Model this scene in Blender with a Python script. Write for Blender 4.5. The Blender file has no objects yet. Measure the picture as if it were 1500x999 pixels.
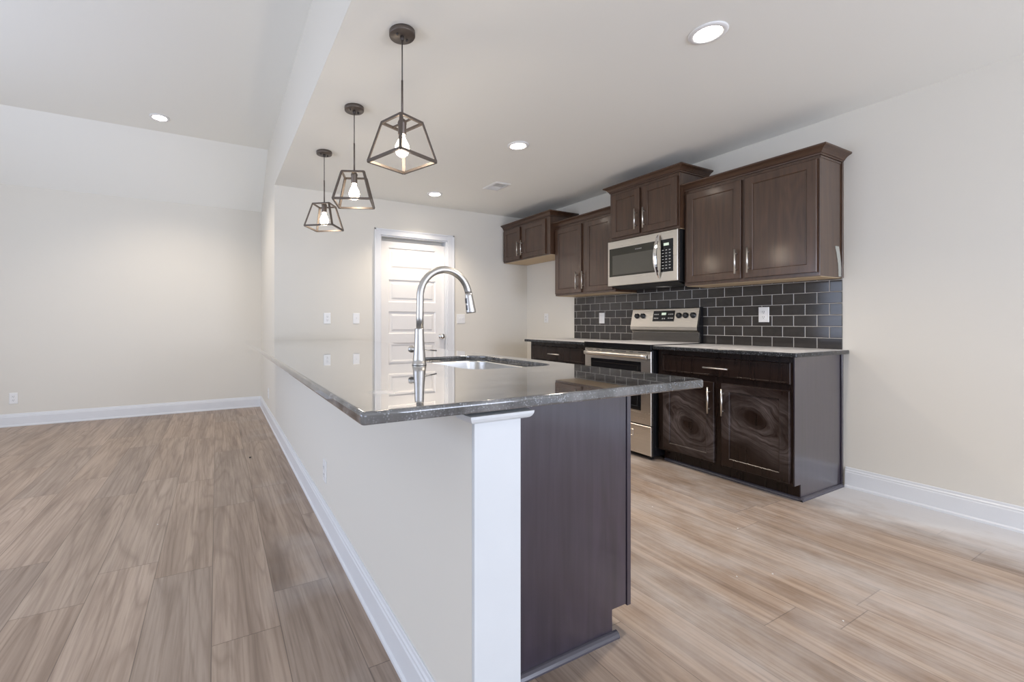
import bpy, bmesh, math, random
from mathutils import Vector, Matrix
random.seed(7)
PI = math.pi
S = bpy.context.scene
C = S.collection

# ------------------------------------------------------------------ camera, world, lights, exposure
IMG_W, IMG_H = 1500.0, 999.0
F_PX, YAW, HORIZON, CAM_H, CX = 636.9, 0.4771, 472.96, 1.094, 646.75
cam_d = bpy.data.cameras.new('camera')
cam = bpy.data.objects.new('camera', cam_d)
C.objects.link(cam)
cam.location = (0, 0, CAM_H)
cam.rotation_euler = (PI / 2, 0, -YAW)
cam_d.sensor_fit = 'HORIZONTAL'
cam_d.sensor_width = 36.0
cam_d.lens = 36.0 * F_PX / IMG_W
cam_d.shift_x = (IMG_W / 2 - CX) / IMG_W
cam_d.shift_y = (HORIZON - IMG_H / 2) / IMG_W
cam_d.clip_start = 0.02
S.camera = cam

S.view_settings.view_transform = 'Standard'
S.view_settings.look = 'None'
S.view_settings.gamma = 1.0
S.view_settings.use_curve_mapping = False
S.view_settings.exposure = 0.12

w = bpy.data.worlds.new('daylight')
S.world = w
w.use_nodes = True
w.node_tree.nodes['Background'].inputs[0].default_value = (0.72, 0.86, 1.0, 1)
w.node_tree.nodes['Background'].inputs[1].default_value = 1.0


def area(name, loc, target, sx, sy, power, col):
    d = bpy.data.lights.new(name, 'AREA')
    d.shape = 'RECTANGLE'
    d.size, d.size_y = sx, sy
    d.energy = power
    d.color = col
    o = bpy.data.objects.new(name, d)
    C.objects.link(o)
    o.location = loc
    o.rotation_euler = (Vector(target) - Vector(loc)).to_track_quat('-Z', 'Y').to_euler()
    return o


DAY = (0.76, 0.82, 1.0)
# daylight through the glazed openings behind the camera and at the living-room side
area('daylight_patio_door', (-1.0, -3.25, 1.15), (-1.0, 5, 2.2), 3.4, 2.1, 54, DAY)
area('daylight_dining_window', (2.4, -3.25, 1.25), (2.4, 5, 2.6), 1.9, 1.9, 100, DAY)
area('daylight_living_window', (-3.25, 2.4, 1.3), (3, 2.4, 2.4), 3.6, 1.8, 72, (0.67, 0.755, 1.0))
S.cycles.diffuse_bounces = 8
WARM = (1.0, 0.86, 0.70)
LAMP_EMIT = 22.0
BULB_EMIT = 26.0
CAN_W = 56.0

# ------------------------------------------------------------------ measured places (metres)
XW, XW2 = 0.520, 0.651        # pony wall faces
YB = 4.7008                   # kitchen back wall
YL = 6.156                    # living back wall
XR = 3.7355                   # right wall
ZK, ZL = 2.4957, 3.07         # ceilings
YF, XL = -3.3, -3.3           # wall behind the camera, living-room side wall
YRIDGE, ZSPRING = 5.323, 2.55


# ------------------------------------------------------------------ material helpers
class NT:
    def __init__(self, name):
        self.m = bpy.data.materials.new(name)
        self.m.use_nodes = True
        self.t = self.m.node_tree
        self.b = self.t.nodes['Principled BSDF']

    def n(self, typ, **kw):
        nd = self.t.nodes.new(typ)
        for k, v in kw.items():
            setattr(nd, k, v)
        return nd

    def put(self, sock, v):
        if hasattr(v, 'is_linked') or hasattr(v, 'links'):
            self.t.links.new(v, sock)
        else:
            if isinstance(v, (tuple, list)) and len(v) == 3 and sock.type == 'RGBA':
                v = (*v, 1)
            sock.default_value = v

    def math(self, op, a, b=0.0, c=None, clamp=False):
        nd = self.n('ShaderNodeMath', operation=op)
        nd.use_clamp = clamp
        self.put(nd.inputs[0], a)
        self.put(nd.inputs[1], b)
        if c is not None:
            self.put(nd.inputs[2], c)
        return nd.outputs[0]

    def xyz(self):
        tc = self.n('ShaderNodeNewGeometry')
        sp = self.n('ShaderNodeSeparateXYZ')
        self.t.links.new(tc.outputs['Position'], sp.inputs[0])
        return sp.outputs[0], sp.outputs[1], sp.outputs[2], tc.outputs['Position']

    def comb(self, x, y, z):
        nd = self.n('ShaderNodeCombineXYZ')
        self.put(nd.inputs[0], x)
        self.put(nd.inputs[1], y)
        self.put(nd.inputs[2], z)
        return nd.outputs[0]

    def noise(self, vec, scale, detail=3.0, rough=0.5, dist=0.0):
        nd = self.n('ShaderNodeTexNoise')
        self.t.links.new(vec, nd.inputs['Vector'])
        nd.inputs['Scale'].default_value = scale
        nd.inputs['Detail'].default_value = detail
        nd.inputs['Roughness'].default_value = rough
        nd.inputs['Distortion'].default_value = dist
        return nd.outputs['Fac']

    def white(self, vec):
        nd = self.n('ShaderNodeTexWhiteNoise', noise_dimensions='3D')
        self.t.links.new(vec, nd.inputs['Vector'])
        return nd.outputs['Value'], nd.outputs['Color']

    def ramp(self, fac, stops):
        nd = self.n('ShaderNodeValToRGB')
        self.put(nd.inputs[0], fac)
        el = nd.color_ramp.elements
        while len(el) > 1:
            el.remove(el[-1])
        el[0].position = stops[0][0]
        el[0].color = (*stops[0][1], 1)
        for p, col in stops[1:]:
            e = el.new(p)
            e.color = (*col, 1)
        return nd.outputs[0]

    def rampf(self, fac, a, b):
        nd = self.n('ShaderNodeMapRange')
        nd.clamp = True
        self.put(nd.inputs[0], fac)
        self.put(nd.inputs[1], a)
        self.put(nd.inputs[2], b)
        return nd.outputs[0]

    def mix(self, fac, a, b, mode='MIX'):
        nd = self.n('ShaderNodeMix', data_type='RGBA', blend_type=mode)
        self.put(nd.inputs[0], fac)
        self.put(nd.inputs[6], a)
        self.put(nd.inputs[7], b)
        return nd.outputs[2]

    def bump(self, h, strength=0.1, dist=0.01):
        nd = self.n('ShaderNodeBump')
        self.put(nd.inputs['Height'], h)
        nd.inputs['Strength'].default_value = strength
        nd.inputs['Distance'].default_value = dist
        self.t.links.new(nd.outputs[0], self.b.inputs['Normal'])

    def set(self, **kw):
        names = dict(col='Base Color', rough='Roughness', metal='Metallic', ior='IOR', coat='Coat Weight',
                     coatr='Coat Roughness', coati='Coat IOR', spec='Specular IOR Level', emit='Emission Color', estr='Emission Strength',
                     trans='Transmission Weight')
        for k, v in kw.items():
            self.put(self.b.inputs[names[k]], v)
        return self


def plain(name, col, rough=0.5, metal=0.0, **kw):
    a = NT(name)
    x, y, z, o = a.xyz()
    nz = a.noise(o, 9.0, 2.0)
    c2 = tuple(c * 0.95 for c in col)
    a.set(col=a.mix(nz, col, c2), rough=rough, metal=metal, **kw)
    return a.m


M = {}


def wall_paint(name, col, bump=0.03):
    a = NT(name)
    x, y, z, o = a.xyz()
    n1 = a.noise(o, 1.1, 2.0)
    c2 = tuple(c * 0.985 for c in col)
    a.set(col=a.mix(n1, col, c2), rough=0.72, spec=0.3)
    a.bump(a.noise(o, 220.0, 2.0), bump, 0.002)
    return a.m


M['wall'] = wall_paint('wall_paint', (0.722, 0.692, 0.624))
M['ceil'] = wall_paint('ceiling_paint', (0.875, 0.872, 0.822), 0.05)
M['trim'] = plain('white_trim_paint', (0.75, 0.765, 0.785), 0.32)
M['post'] = plain('pale_post_paint', (0.665, 0.690, 0.705), 0.4)
M['door'] = plain('white_door_paint', (0.80, 0.785, 0.765), 0.38)
M['plate'] = plain('white_plastic', (0.82, 0.82, 0.81), 0.35)
M['slot'] = plain('dark_slot', (0.05, 0.05, 0.05), 0.6)


def floor_mat():
    a = NT('vinyl_plank_floor')
    x, y, z, o = a.xyz()
    PW, PL = 0.2217, 1.24
    xs = a.math('DIVIDE', a.math('ADD', x, 0.016 + 40 * PW), PW)
    row = a.math('FLOOR', xs)
    fx = a.math('SUBTRACT', xs, row)
    r1, _ = a.white(a.comb(row, 3.7, 1.1))
    ys = a.math('ADD', a.math('DIVIDE', a.math('ADD', y, 30.0), PL), a.math('MULTIPLY', r1, 7.3))
    col = a.math('FLOOR', ys)
    fy = a.math('SUBTRACT', ys, col)
    r2, rc = a.white(a.comb(row, col, 5.5))
    # fine straight grain, broad streaks and cathedral swirls, shifted from plank to plank
    off = a.math('MULTIPLY', r2, 37.0)
    g1 = a.noise(a.comb(a.math('MULTIPLY', x, 85.0), a.math('MULTIPLY', y, 2.6), off), 1.0, 5.0, 0.62, 0.3)
    g2 = a.noise(a.comb(a.math('MULTIPLY', x, 10.5), a.math('MULTIPLY', y, 0.75), off), 1.0, 5.0, 0.62, 0.6)
    # growth rings: contour lines of a smooth field elongated along the plank
    fld = a.noise(a.comb(a.math('MULTIPLY', x, 5.2), a.math('MULTIPLY', y, 0.42), off), 1.0, 1.5, 0.4, 0.25)
    ring = a.math('PINGPONG', a.math('MULTIPLY', fld, 30.0), 1.0)
    ring = a.rampf(ring, 0.0, 0.38)
    base = a.ramp(g2, [(0.22, (0.165, 0.122, 0.094)), (0.38, (0.300, 0.232, 0.183)), (0.54, (0.392, 0.309, 0.246)), (0.75, (0.475, 0.386, 0.315))])
    base = a.mix(a.math('MULTIPLY', a.math('SUBTRACT', 1.0, ring), 0.32), base, (0.150, 0.103, 0.075))
    base = a.mix(a.math('MULTIPLY', a.rampf(g1, 0.45, 0.70), 0.50), base, (0.175, 0.125, 0.093))
    tone = a.ramp(r2, [(0.0, (0.86, 0.85, 0.85)), (0.35, (1.0, 0.985, 0.97)), (0.7, (1.04, 1.0, 0.96)), (1.0, (1.09, 1.07, 1.06))])
    base = a.mix(1.0, base, tone, 'MULTIPLY')
    # seams
    ex = a.math('MINIMUM', fx, a.math('SUBTRACT', 1.0, fx))
    ey = a.math('MINIMUM', fy, a.math('SUBTRACT', 1.0, fy))
    sx = a.math('LESS_THAN', ex, 0.0075)
    sy = a.math('LESS_THAN', ey, 0.0013)
    seam = a.math('MAXIMUM', sx, sy)
    base = a.mix(a.math('MULTIPLY', seam, 0.55), base, (0.075, 0.055, 0.042))
    # drywall dust lying along the right wall and in smears by the island
    dn = a.noise(a.comb(a.math('MULTIPLY', x, 1.6), a.math('MULTIPLY', y, 1.1), 2.0), 2.2, 5.0, 0.65)
    near = a.rampf(x, 2.55, 3.66)
    dust1 = a.math('MULTIPLY', a.rampf(a.math('ADD', near, a.math('MULTIPLY', a.math('SUBTRACT', dn, 0.5), 0.9)), 0.42, 0.90), a.rampf(y, 1.9, 1.35))
    kit = a.math('MULTIPLY', a.rampf(x, 0.9, 1.6), a.rampf(dn, 0.40, 0.72))
    d2x = a.math('ABSOLUTE', a.math('SUBTRACT', x, 0.42))
    dl = a.math('MULTIPLY', a.rampf(d2x, 0.30, 0.0), a.rampf(a.noise(a.comb(x, y, 9.0), 2.6, 4.0), 0.50, 0.75))
    dust = a.math('MAXIMUM', a.math('MULTIPLY', dust1, 0.92), a.math('MAXIMUM', a.math('MULTIPLY', kit, 0.42), a.math('MULTIPLY', dl, 0.30)))
    base = a.mix(dust, base, (0.66, 0.655, 0.66))
    rg = a.math('ADD', 0.36, a.math('MULTIPLY', g1, 0.12))
    rg = a.math('ADD', rg, a.math('MULTIPLY', dust, 0.35), clamp=True)
    a.set(col=base, rough=rg, spec=0.45)
    h = a.math('SUBTRACT', a.math('MULTIPLY', g1, 0.25), seam)
    a.bump(h, 0.18, 0.002)
    return a.m


M['floor'] = floor_mat()


def wood_mat(name, dark, light, rough, swirl=False, vertical=True, coat=0.12, spec=0.5):
    a = NT(name)
    x, y, z, o = a.xyz()
    if vertical:
        v = a.comb(a.math('MULTIPLY', x, 34.0), a.math('MULTIPLY', y, 34.0), a.math('MULTIPLY', z, 1.7))
        v2 = a.comb(a.math('MULTIPLY', x, 7.0), a.math('MULTIPLY', y, 7.0), a.math('MULTIPLY', z, 0.8))
    else:
        v = a.comb(a.math('MULTIPLY', x, 34.0), a.math('MULTIPLY', y, 1.7), a.math('MULTIPLY', z, 34.0))
        v2 = a.comb(a.math('MULTIPLY', x, 7.0), a.math('MULTIPLY', y, 0.8), a.math('MULTIPLY', z, 7.0))
    g = a.noise(v, 1.0, 4.0, 0.6, 0.2)
    fld = a.noise(v2, 1.0, 2.0, 0.5, 0.6)
    ring = a.math('PINGPONG', a.math('MULTIPLY', fld, 16.0), 1.0)
    k = a.math('ADD', a.math('MULTIPLY', a.rampf(g, 0.32, 0.68), 0.7), a.math('MULTIPLY', ring, 0.3))
    col = a.mix(k, dark, light)
    r = a.math('ADD', rough, a.math('MULTIPLY', g, 0.08))
    if swirl:
        # wiped-on drywall haze: curved sweeps left by a rag
        yy = a.math('SUBTRACT', y, 1.70)
        far = a.math('GREATER_THAN', y, 1.81)
        cy = a.math('ADD', a.math('MULTIPLY', far, 2.04), a.math('MULTIPLY', a.math('SUBTRACT', 1.0, far), 1.575))
        cz = a.math('ADD', a.math('MULTIPLY', far, 0.34), a.math('MULTIPLY', a.math('SUBTRACT', 1.0, far), 0.47))
        dy = a.math('SUBTRACT', y, cy)
        dz = a.math('SUBTRACT', z, cz)
        dz = a.math('ADD', dz, a.math('MULTIPLY', dy, -0.35))
        wob = a.noise(a.comb(0.0, a.math('MULTIPLY', y, 3.0), a.math('MULTIPLY', z, 3.0)), 1.0, 3.0)
        rad = a.math('SQRT', a.math('ADD', a.math('MULTIPLY', dy, dy), a.math('MULTIPLY', a.math('MULTIPLY', dz, dz), 1.9)))
        rad = a.math('ADD', rad, a.math('MULTIPLY', wob, 0.30))
        streak = a.noise(a.comb(a.math('MULTIPLY', rad, 34.0), a.math('MULTIPLY', a.math('ARCTAN2', dz, dy), 0.45), 0.0), 1.0, 4.0, 0.7)
        blob = a.noise(a.comb(1.0, a.math('MULTIPLY', y, 4.0), a.math('MULTIPLY', z, 4.5)), 1.0, 3.0)
        band = a.math('MULTIPLY', a.rampf(rad, 0.19, 0.27), a.rampf(rad, 0.56, 0.36))
        mk = a.math('MULTIPLY', a.math('MULTIPLY', a.rampf(streak, 0.34, 0.80), band), a.rampf(blob, 0.30, 0.60))
        col = a.mix(a.math('MULTIPLY', mk, 0.42), col, (0.37, 0.32, 0.32))
        r = a.math('ADD', r, a.math('MULTIPLY', mk, 0.3))
    a.set(col=col, rough=r, coat=coat, coatr=0.13, spec=spec)
    a.bump(g, 0.04, 0.001)
    return a.m


ESP_D, ESP_L = (0.042, 0.0195, 0.0105), (0.092, 0.047, 0.026)
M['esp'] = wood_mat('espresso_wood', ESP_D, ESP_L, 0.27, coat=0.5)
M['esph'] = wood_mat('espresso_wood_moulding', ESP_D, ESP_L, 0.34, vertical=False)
M['esps'] = wood_mat('espresso_wood_shaded_hazed', (0.009, 0.0048, 0.0036), (0.020, 0.0105, 0.0075), 0.24, swirl=True, coat=0.0, spec=0.32)  # wall-cabinet espresso with shade darkened into the colour, plus wiped dust haze
M['espb'] = wood_mat('espresso_wood_shaded', (0.009, 0.0048, 0.0036), (0.020, 0.0105, 0.0075), 0.24, coat=0.0, spec=0.32)  # same wood as the wall cabinets, colour darkened to stand in for shade
M['pan'] = wood_mat('espresso_panel_sky_tint', (0.018, 0.0135, 0.024), (0.037, 0.028, 0.045), 0.27, coat=1.0)  # same espresso, base tinted blue-purple to paint in the daylight reflection
M['maple'] = wood_mat('pale_maple_ply', (0.52, 0.39, 0.24), (0.63, 0.49, 0.32), 0.5, vertical=False, coat=0.0)


def granite(name, dusty):
    a = NT(name)
    x, y, z, o = a.xyz()
    vo = a.n('ShaderNodeTexVoronoi')
    a.t.links.new(o, vo.inputs['Vector'])
    vo.inputs['Scale'].default_value = 210.0
    sp = a.rampf(vo.outputs['Distance'], 0.55, 0.12)
    v1, vc = a.white(vo.outputs['Position'])
    n1 = a.noise(o, 120.0, 4.0, 0.7)
    n2 = a.noise(o, 35.0, 3.0)
    k = a.math('MULTIPLY', a.math('MULTIPLY', sp, a.rampf(v1, 0.35, 1.0)), a.rampf(n2, 0.30, 0.65))
    col = a.mix(n1, (0.004, 0.0045, 0.005), (0.036, 0.038, 0.042))
    col = a.mix(k, col, (0.36, 0.39, 0.43))
    # dried cleaning streaks and grinding dust
    st = a.noise(a.comb(a.math('MULTIPLY', x, 2.2), a.math('MULTIPLY', y, 8.0), 4.0), 1.6, 5.0, 0.65, 0.8)
    film = a.math('MULTIPLY', a.rampf(st, 0.44, 0.74), 0.30 if not dusty else 0.5)
    rough = a.math('ADD', 0.035, a.math('MULTIPLY', film, 0.25))
    if dusty:
        film = a.math('ADD', film, 0.62, clamp=True)
        geo = a.n('ShaderNodeNewGeometry')
        s2 = a.n('ShaderNodeSeparateXYZ')
        a.t.links.new(geo.outputs['Normal'], s2.inputs[0])
        film = a.math('MULTIPLY', film, a.rampf(s2.outputs[2], 0.75, 0.98))
        rough = a.math('ADD', 0.12, a.math('MULTIPLY', film, 0.9))
    else:
        dx = a.math('SUBTRACT', x, 0.372)
        dy = a.math('SUBTRACT', y, 1.035)
        al = a.math('ADD', a.math('MULTIPLY', dx, 0.55), a.math('MULTIPLY', dy, -0.83))
        ac = a.math('ADD', a.math('MULTIPLY', dx, 0.83), a.math('MULTIPLY', dy, 0.55))
        rr = a.math('SQRT', a.math('ADD', a.math('POWER', a.math('DIVIDE', al, 0.06), 2.0), a.math('POWER', a.math('DIVIDE', ac, 0.045), 2.0)))
        sn = a.noise(o, 40.0, 4.0, 0.6)
        spot = a.rampf(a.math('ADD', rr, a.math('MULTIPLY', sn, 1.0)), 1.5, 0.8)
        film = a.math('MAXIMUM', film, a.math('MULTIPLY', spot, 0.85))
        rough = a.math('ADD', rough, a.math('MULTIPLY', spot, 0.4))
    col = a.mix(film, col, (0.74, 0.74, 0.75) if dusty else (0.66, 0.65, 0.64))
    a.set(col=col, rough=rough, ior=1.55)
    if dusty:
        a.set(spec=0.25)
    else:
        a.set(coat=1.0, coatr=0.012, coati=1.52)
    return a.m


M['gran'] = granite('black_pearl_granite', False)
M['grand'] = granite('dusty_granite', True)


def steel_mat(name, col, rough, axis):
    a = NT(name)
    x, y, z, o = a.xyz()
    sc = {'y': (120.0, 2.0, 120.0), 'z': (160.0, 160.0, 2.0)}[axis]
    g = a.noise(a.comb(a.math('MULTIPLY', x, sc[0]), a.math('MULTIPLY', y, sc[1]), a.math('MULTIPLY', z, sc[2])), 1.0, 3.0)
    a.set(col=a.mix(g, col, tuple(c * 0.9 for c in col)), metal=1.0, rough=a.math('ADD', rough, a.math('MULTIPLY', g, 0.1)))
    a.bump(g, 0.03, 0.0008)
    return a.m


M['steel'] = steel_mat('brushed_stainless', (0.72, 0.68, 0.62), 0.24, 'y')
M['steelv'] = steel_mat('brushed_nickel', (0.58, 0.56, 0.53), 0.31, 'z')
M['pull'] = steel_mat('satin_nickel_pull', (0.74, 0.71, 0.66), 0.26, 'z')
M['basin'] = plain('sink_stainless', (0.74, 0.73, 0.71), 0.30, 1.0)
M['chrome'] = plain('polished_chrome', (0.86, 0.86, 0.86), 0.08, 1.0)
M['black'] = plain('black_enamel', (0.010, 0.010, 0.012), 0.22)
M['bglass'] = plain('black_glass', (0.008, 0.008, 0.009), 0.05)
M['mwscreen'] = plain('microwave_window_mesh', (0.10, 0.093, 0.075), 0.16)
M['mwglass'] = plain('microwave_door_glass', (0.035, 0.032, 0.022), 0.08)
M['knobm'] = plain('black_knob_plastic', (0.015, 0.015, 0.017), 0.3)
M['mark'] = plain('pale_grey_print', (0.50, 0.49, 0.46), 0.5)
M['bronze'] = plain('oil_rubbed_bronze', (0.120, 0.098, 0.083), 0.40, 0.45)
M['cord'] = plain('dark_cord', (0.05, 0.04, 0.035), 0.5)
M['rubber'] = plain('grey_rubber', (0.06, 0.06, 0.06), 0.5)
M['shoe'] = plain('dark_shoe_moulding', (0.075, 0.070, 0.085), 0.22)
M['tape'] = plain('pale_torn_tape', (0.40, 0.40, 0.355), 0.4)
M['chip'] = plain('plaster_crumb', (0.85, 0.84, 0.82), 0.8)
M['screwm'] = plain('dark_screw', (0.06, 0.05, 0.045), 0.4)
M['ventm'] = plain('white_metal_register', (0.80, 0.80, 0.78), 0.4)


def cooktop_mat():
    a = NT('dusty_ceramic_cooktop')
    x, y, z, o = a.xyz()
    geo = a.n('ShaderNodeNewGeometry')
    s2 = a.n('ShaderNodeSeparateXYZ')
    a.t.links.new(geo.outputs['Normal'], s2.inputs[0])
    up = a.rampf(s2.outputs[2], 0.75, 0.98)
    d = a.math('MULTIPLY', up, a.math('ADD', 0.62, a.math('MULTIPLY', a.noise(o, 6.0, 4.0), 0.4)))
    a.set(col=a.mix(d, (0.010, 0.010, 0.011), (0.76, 0.76, 0.77)), rough=a.math('ADD', 0.07, a.math('MULTIPLY', d, 0.9)), spec=0.3)
    return a.m


M['cook'] = cooktop_mat()


def tile_mat():
    a = NT('dark_subway_tile')
    x, y, z, o = a.xyz()
    PH, PW = 0.0792, 0.1385
    zs = a.math('DIVIDE', a.math('SUBTRACT', z, 0.9105), PH)
    row = a.math('FLOOR', zs)
    fz = a.math('SUBTRACT', zs, row)
    odd = a.math('MODULO', a.math('ABSOLUTE', row), 2.0)
    ys = a.math('ADD', a.math('DIVIDE', a.math('SUBTRACT', y, 1.494), PW), a.math('ADD', 10.0, a.math('MULTIPLY', odd, 0.5)))
    col = a.math('FLOOR', ys)
    fy = a.math('SUBTRACT', ys, col)
    ez = a.math('MULTIPLY', a.math('MINIMUM', fz, a.math('SUBTRACT', 1.0, fz)), PH)
    ey = a.math('MULTIPLY', a.math('MINIMUM', fy, a.math('SUBTRACT', 1.0, fy)), PW)
    e = a.math('MINIMUM', ez, ey)
    gm = a.math('LESS_THAN', e, 0.0015)
    r, rc = a.white(a.comb(row, col, 2.0))
    cl = a.noise(a.comb(r, a.math('MULTIPLY', y, 9.0), a.math('MULTIPLY', z, 16.0)), 1.0, 4.0, 0.6, 0.8)
    tc = a.mix(cl, (0.018, 0.016, 0.015), (0.060, 0.053, 0.048))
    tc = a.mix(a.math('MULTIPLY', r, 0.35), tc, (0.05, 0.046, 0.044))
    a.set(col=a.mix(gm, tc, (0.60, 0.57, 0.53)), rough=a.math('ADD', 0.10, a.math('MULTIPLY', gm, 0.6)))
    h = a.math('ADD', a.rampf(e, 0.0010, 0.0045), a.math('MULTIPLY', r, 0.05))
    a.bump(h, 0.45, 0.002)
    return a.m


M['tile'] = tile_mat()


def emis(name, col, strength):
    a = NT(name)
    a.set(col=(0.9, 0.9, 0.9), emit=(*col, 1), estr=strength)
    return a.m


M['lens'] = emis('lit_lamp_lens', (1.0, 0.90, 0.78), LAMP_EMIT)
M['bulb'] = emis('lit_bulb_glass', (1.0, 0.86, 0.66), BULB_EMIT)
M['green'] = emis('green_display_digits', (0.25, 0.55, 0.10), 0.35)


# ------------------------------------------------------------------ mesh builder
class B:
    def __init__(self):
        self.bm = bmesh.new()

    def box(self, x0, x1, y0, y1, z0, z1, bev=0.0, seg=1):
        vs = [self.bm.verts.new((x, y, z)) for z in (z0, z1) for y in (y0, y1) for x in (x0, x1)]
        idx = [(0, 2, 3, 1), (4, 5, 7, 6), (0, 1, 5, 4), (2, 6, 7, 3), (0, 4, 6, 2), (1, 3, 7, 5)]
        fs = [self.bm.faces.new([vs[i] for i in q]) for q in idx]
        if bev > 0:
            ed = list({e for f in fs for e in f.edges})
            bmesh.ops.bevel(self.bm, geom=ed, offset=bev, segments=seg, profile=0.5, affect='EDGES')
        return self

    def loft(self, loops, cap0=True, cap1=True, smooth=False, closed=True):
        rows = [[self.bm.verts.new(p) for p in lp] for lp in loops]
        n = len(rows[0])
        for a, b in zip(rows, rows[1:]):
            for i in range(n if closed else n - 1):
                j = (i + 1) % n
                f = self.bm.faces.new((a[i], a[j], b[j], b[i]))
                f.smooth = smooth
        if cap0:
            self.bm.faces.new(list(reversed(rows[0])))
        if cap1:
            self.bm.faces.new(rows[-1])
        return rows

    def ring(self, c, axis, r, n):
        axis = Vector(axis).normalized()
        up = Vector((0, 0, 1)) if abs(axis.z) < 0.95 else Vector((1, 0, 0))
        u = axis.cross(up).normalized()
        v = axis.cross(u).normalized()
        c = Vector(c)
        return [c + u * (r * math.cos(2 * PI * i / n)) + v * (r * math.sin(2 * PI * i / n)) for i in range(n)]

    def cyl(self, p0, p1, r0, r1=None, n=16, smooth=True):
        r1 = r0 if r1 is None else r1
        ax = Vector(p1) - Vector(p0)
        self.loft([self.ring(p0, ax, r0, n), self.ring(p1, ax, r1, n)], smooth=smooth)
        return self

    def lathe(self, c, prof, axis=(0, 0, 1), n=28, cap0=True, cap1=True):
        ax = Vector(axis).normalized()
        c = Vector(c)
        self.loft([self.ring(c + ax * h, ax, max(r, 1e-4), n) for r, h in prof], smooth=True, cap0=cap0, cap1=cap1)
        return self

    def tube(self, pts, rad, n=16, plane_n=None):
        pts = [Vector(p) for p in pts]
        if not isinstance(rad, (list, tuple)):
            rad = [rad] * len(pts)
        loops = []
        u = None
        for i, p in enumerate(pts):
            t = (pts[min(i + 1, len(pts) - 1)] - pts[max(i - 1, 0)]).normalized()
            if u is None:
                ref = Vector(plane_n) if plane_n else (Vector((0, 0, 1)) if abs(t.z) < 0.9 else Vector((0, 1, 0)))
                u = t.cross(ref).normalized()
            u = (u - t * u.dot(t)).normalized()
            v = t.cross(u)
            loops.append([p + u * (rad[i] * math.cos(2 * PI * k / n)) + v * (rad[i] * math.sin(2 * PI * k / n)) for k in range(n)])
        self.loft(loops, smooth=True)
        return self

    def beam(self, p0, p1, wd, ht=None, side=None):
        """square bar between two points"""
        ht = ht or wd
        p0, p1 = Vector(p0), Vector(p1)
        t = (p1 - p0).normalized()
        ref = Vector(side) if side else (Vector((0, 0, 1)) if abs(t.z) < 0.9 else Vector((1, 0, 0)))
        u = t.cross(ref).normalized() * wd / 2
        v = t.cross(u).normalized() * ht / 2
        q = [(-1, -1), (1, -1), (1, 1), (-1, 1)]
        self.loft([[p + u * a + v * b for a, b in q] for p in (p0, p1)])
        return self

    def prism(self, poly, axis, a0, a1):
        """extrude a 2D polygon along an axis"""
        def P(p, a):
            if axis == 'y':
                return (p[0], a, p[1])
            if axis == 'x':
                return (a, p[0], p[1])
            return (p[0], p[1], a)
        self.loft([[P(p, a0) for p in poly], [P(p, a1) for p in poly]])
        return self

    def sphere(self, c, r, sz=1.0, n=20, m=12):
        self.lathe(c, [(r * math.sin(PI * k / m), -r * sz * math.cos(PI * k / m)) for k in range(m + 1)], n=n)
        return self

    def nest_x(self, rings, y0, y1, z0, z1, cap0=True):
        """rings of (inset, x): a panelled board facing -X"""
        self.loft([[(x, y0 + i, z0 + i), (x, y1 - i, z0 + i), (x, y1 - i, z1 - i), (x, y0 + i, z1 - i)] for i, x in rings], cap0=cap0)
        return self

    def nest_y(self, rings, x0, x1, z0, z1, cap0=True):
        self.loft([[(x0 + i, y, z0 + i), (x1 - i, y, z0 + i), (x1 - i, y, z1 - i), (x0 + i, y, z1 - i)] for i, y in rings], cap0=cap0)
        return self


def wloc(o):
    v = Vector((0, 0, 0))
    while o is not None:
        v += o.location
        o = o.parent
    return v


def obj(name, b, mat, parent=None, loc=None, **props):
    """link the shape as ONE mesh object; its shape is given in world coordinates"""
    bmesh.ops.recalc_face_normals(b.bm, faces=b.bm.faces[:])
    org = wloc(parent) if parent is not None else Vector(loc or (0, 0, 0))
    me = bpy.data.meshes.new(name)
    bmesh.ops.translate(b.bm, verts=b.bm.verts[:], vec=-org)
    b.bm.to_mesh(me)
    b.bm.free()
    me.materials.append(M[mat] if isinstance(mat, str) else mat)
    o = bpy.data.objects.new(name, me)
    C.objects.link(o)
    if parent is not None:
        o.parent = parent
    else:
        o.location = org
    for k, v in props.items():
        o[k] = v
    return o


def keep_world(o):
    """shift textures so patterns laid out in room coordinates stay put (object at origin)"""
    return o


def thing(name, label, cat, loc, group=None):
    o = bpy.data.objects.new(name, None)
    C.objects.link(o)
    o.location = loc
    o.empty_display_size = 0.1
    o['label'] = label
    o['category'] = cat
    if group:
        o['group'] = group
    return o


def struct(name, b, mat, parent=None, label=None):
    o = obj(name, b, mat, parent)
    if parent is None:
        o['kind'] = 'structure'
        if label:
            o['label'] = label
    return o


# ------------------------------------------------------------------ the room
struct('floor', B().box(XL - .12, XR + .12, YF - .12, YL + .12, -0.08, 0.0), 'floor')
struct('wall_right', B().box(XR, XR + .12, YF, YB, 0.0, ZK), 'wall')
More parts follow.
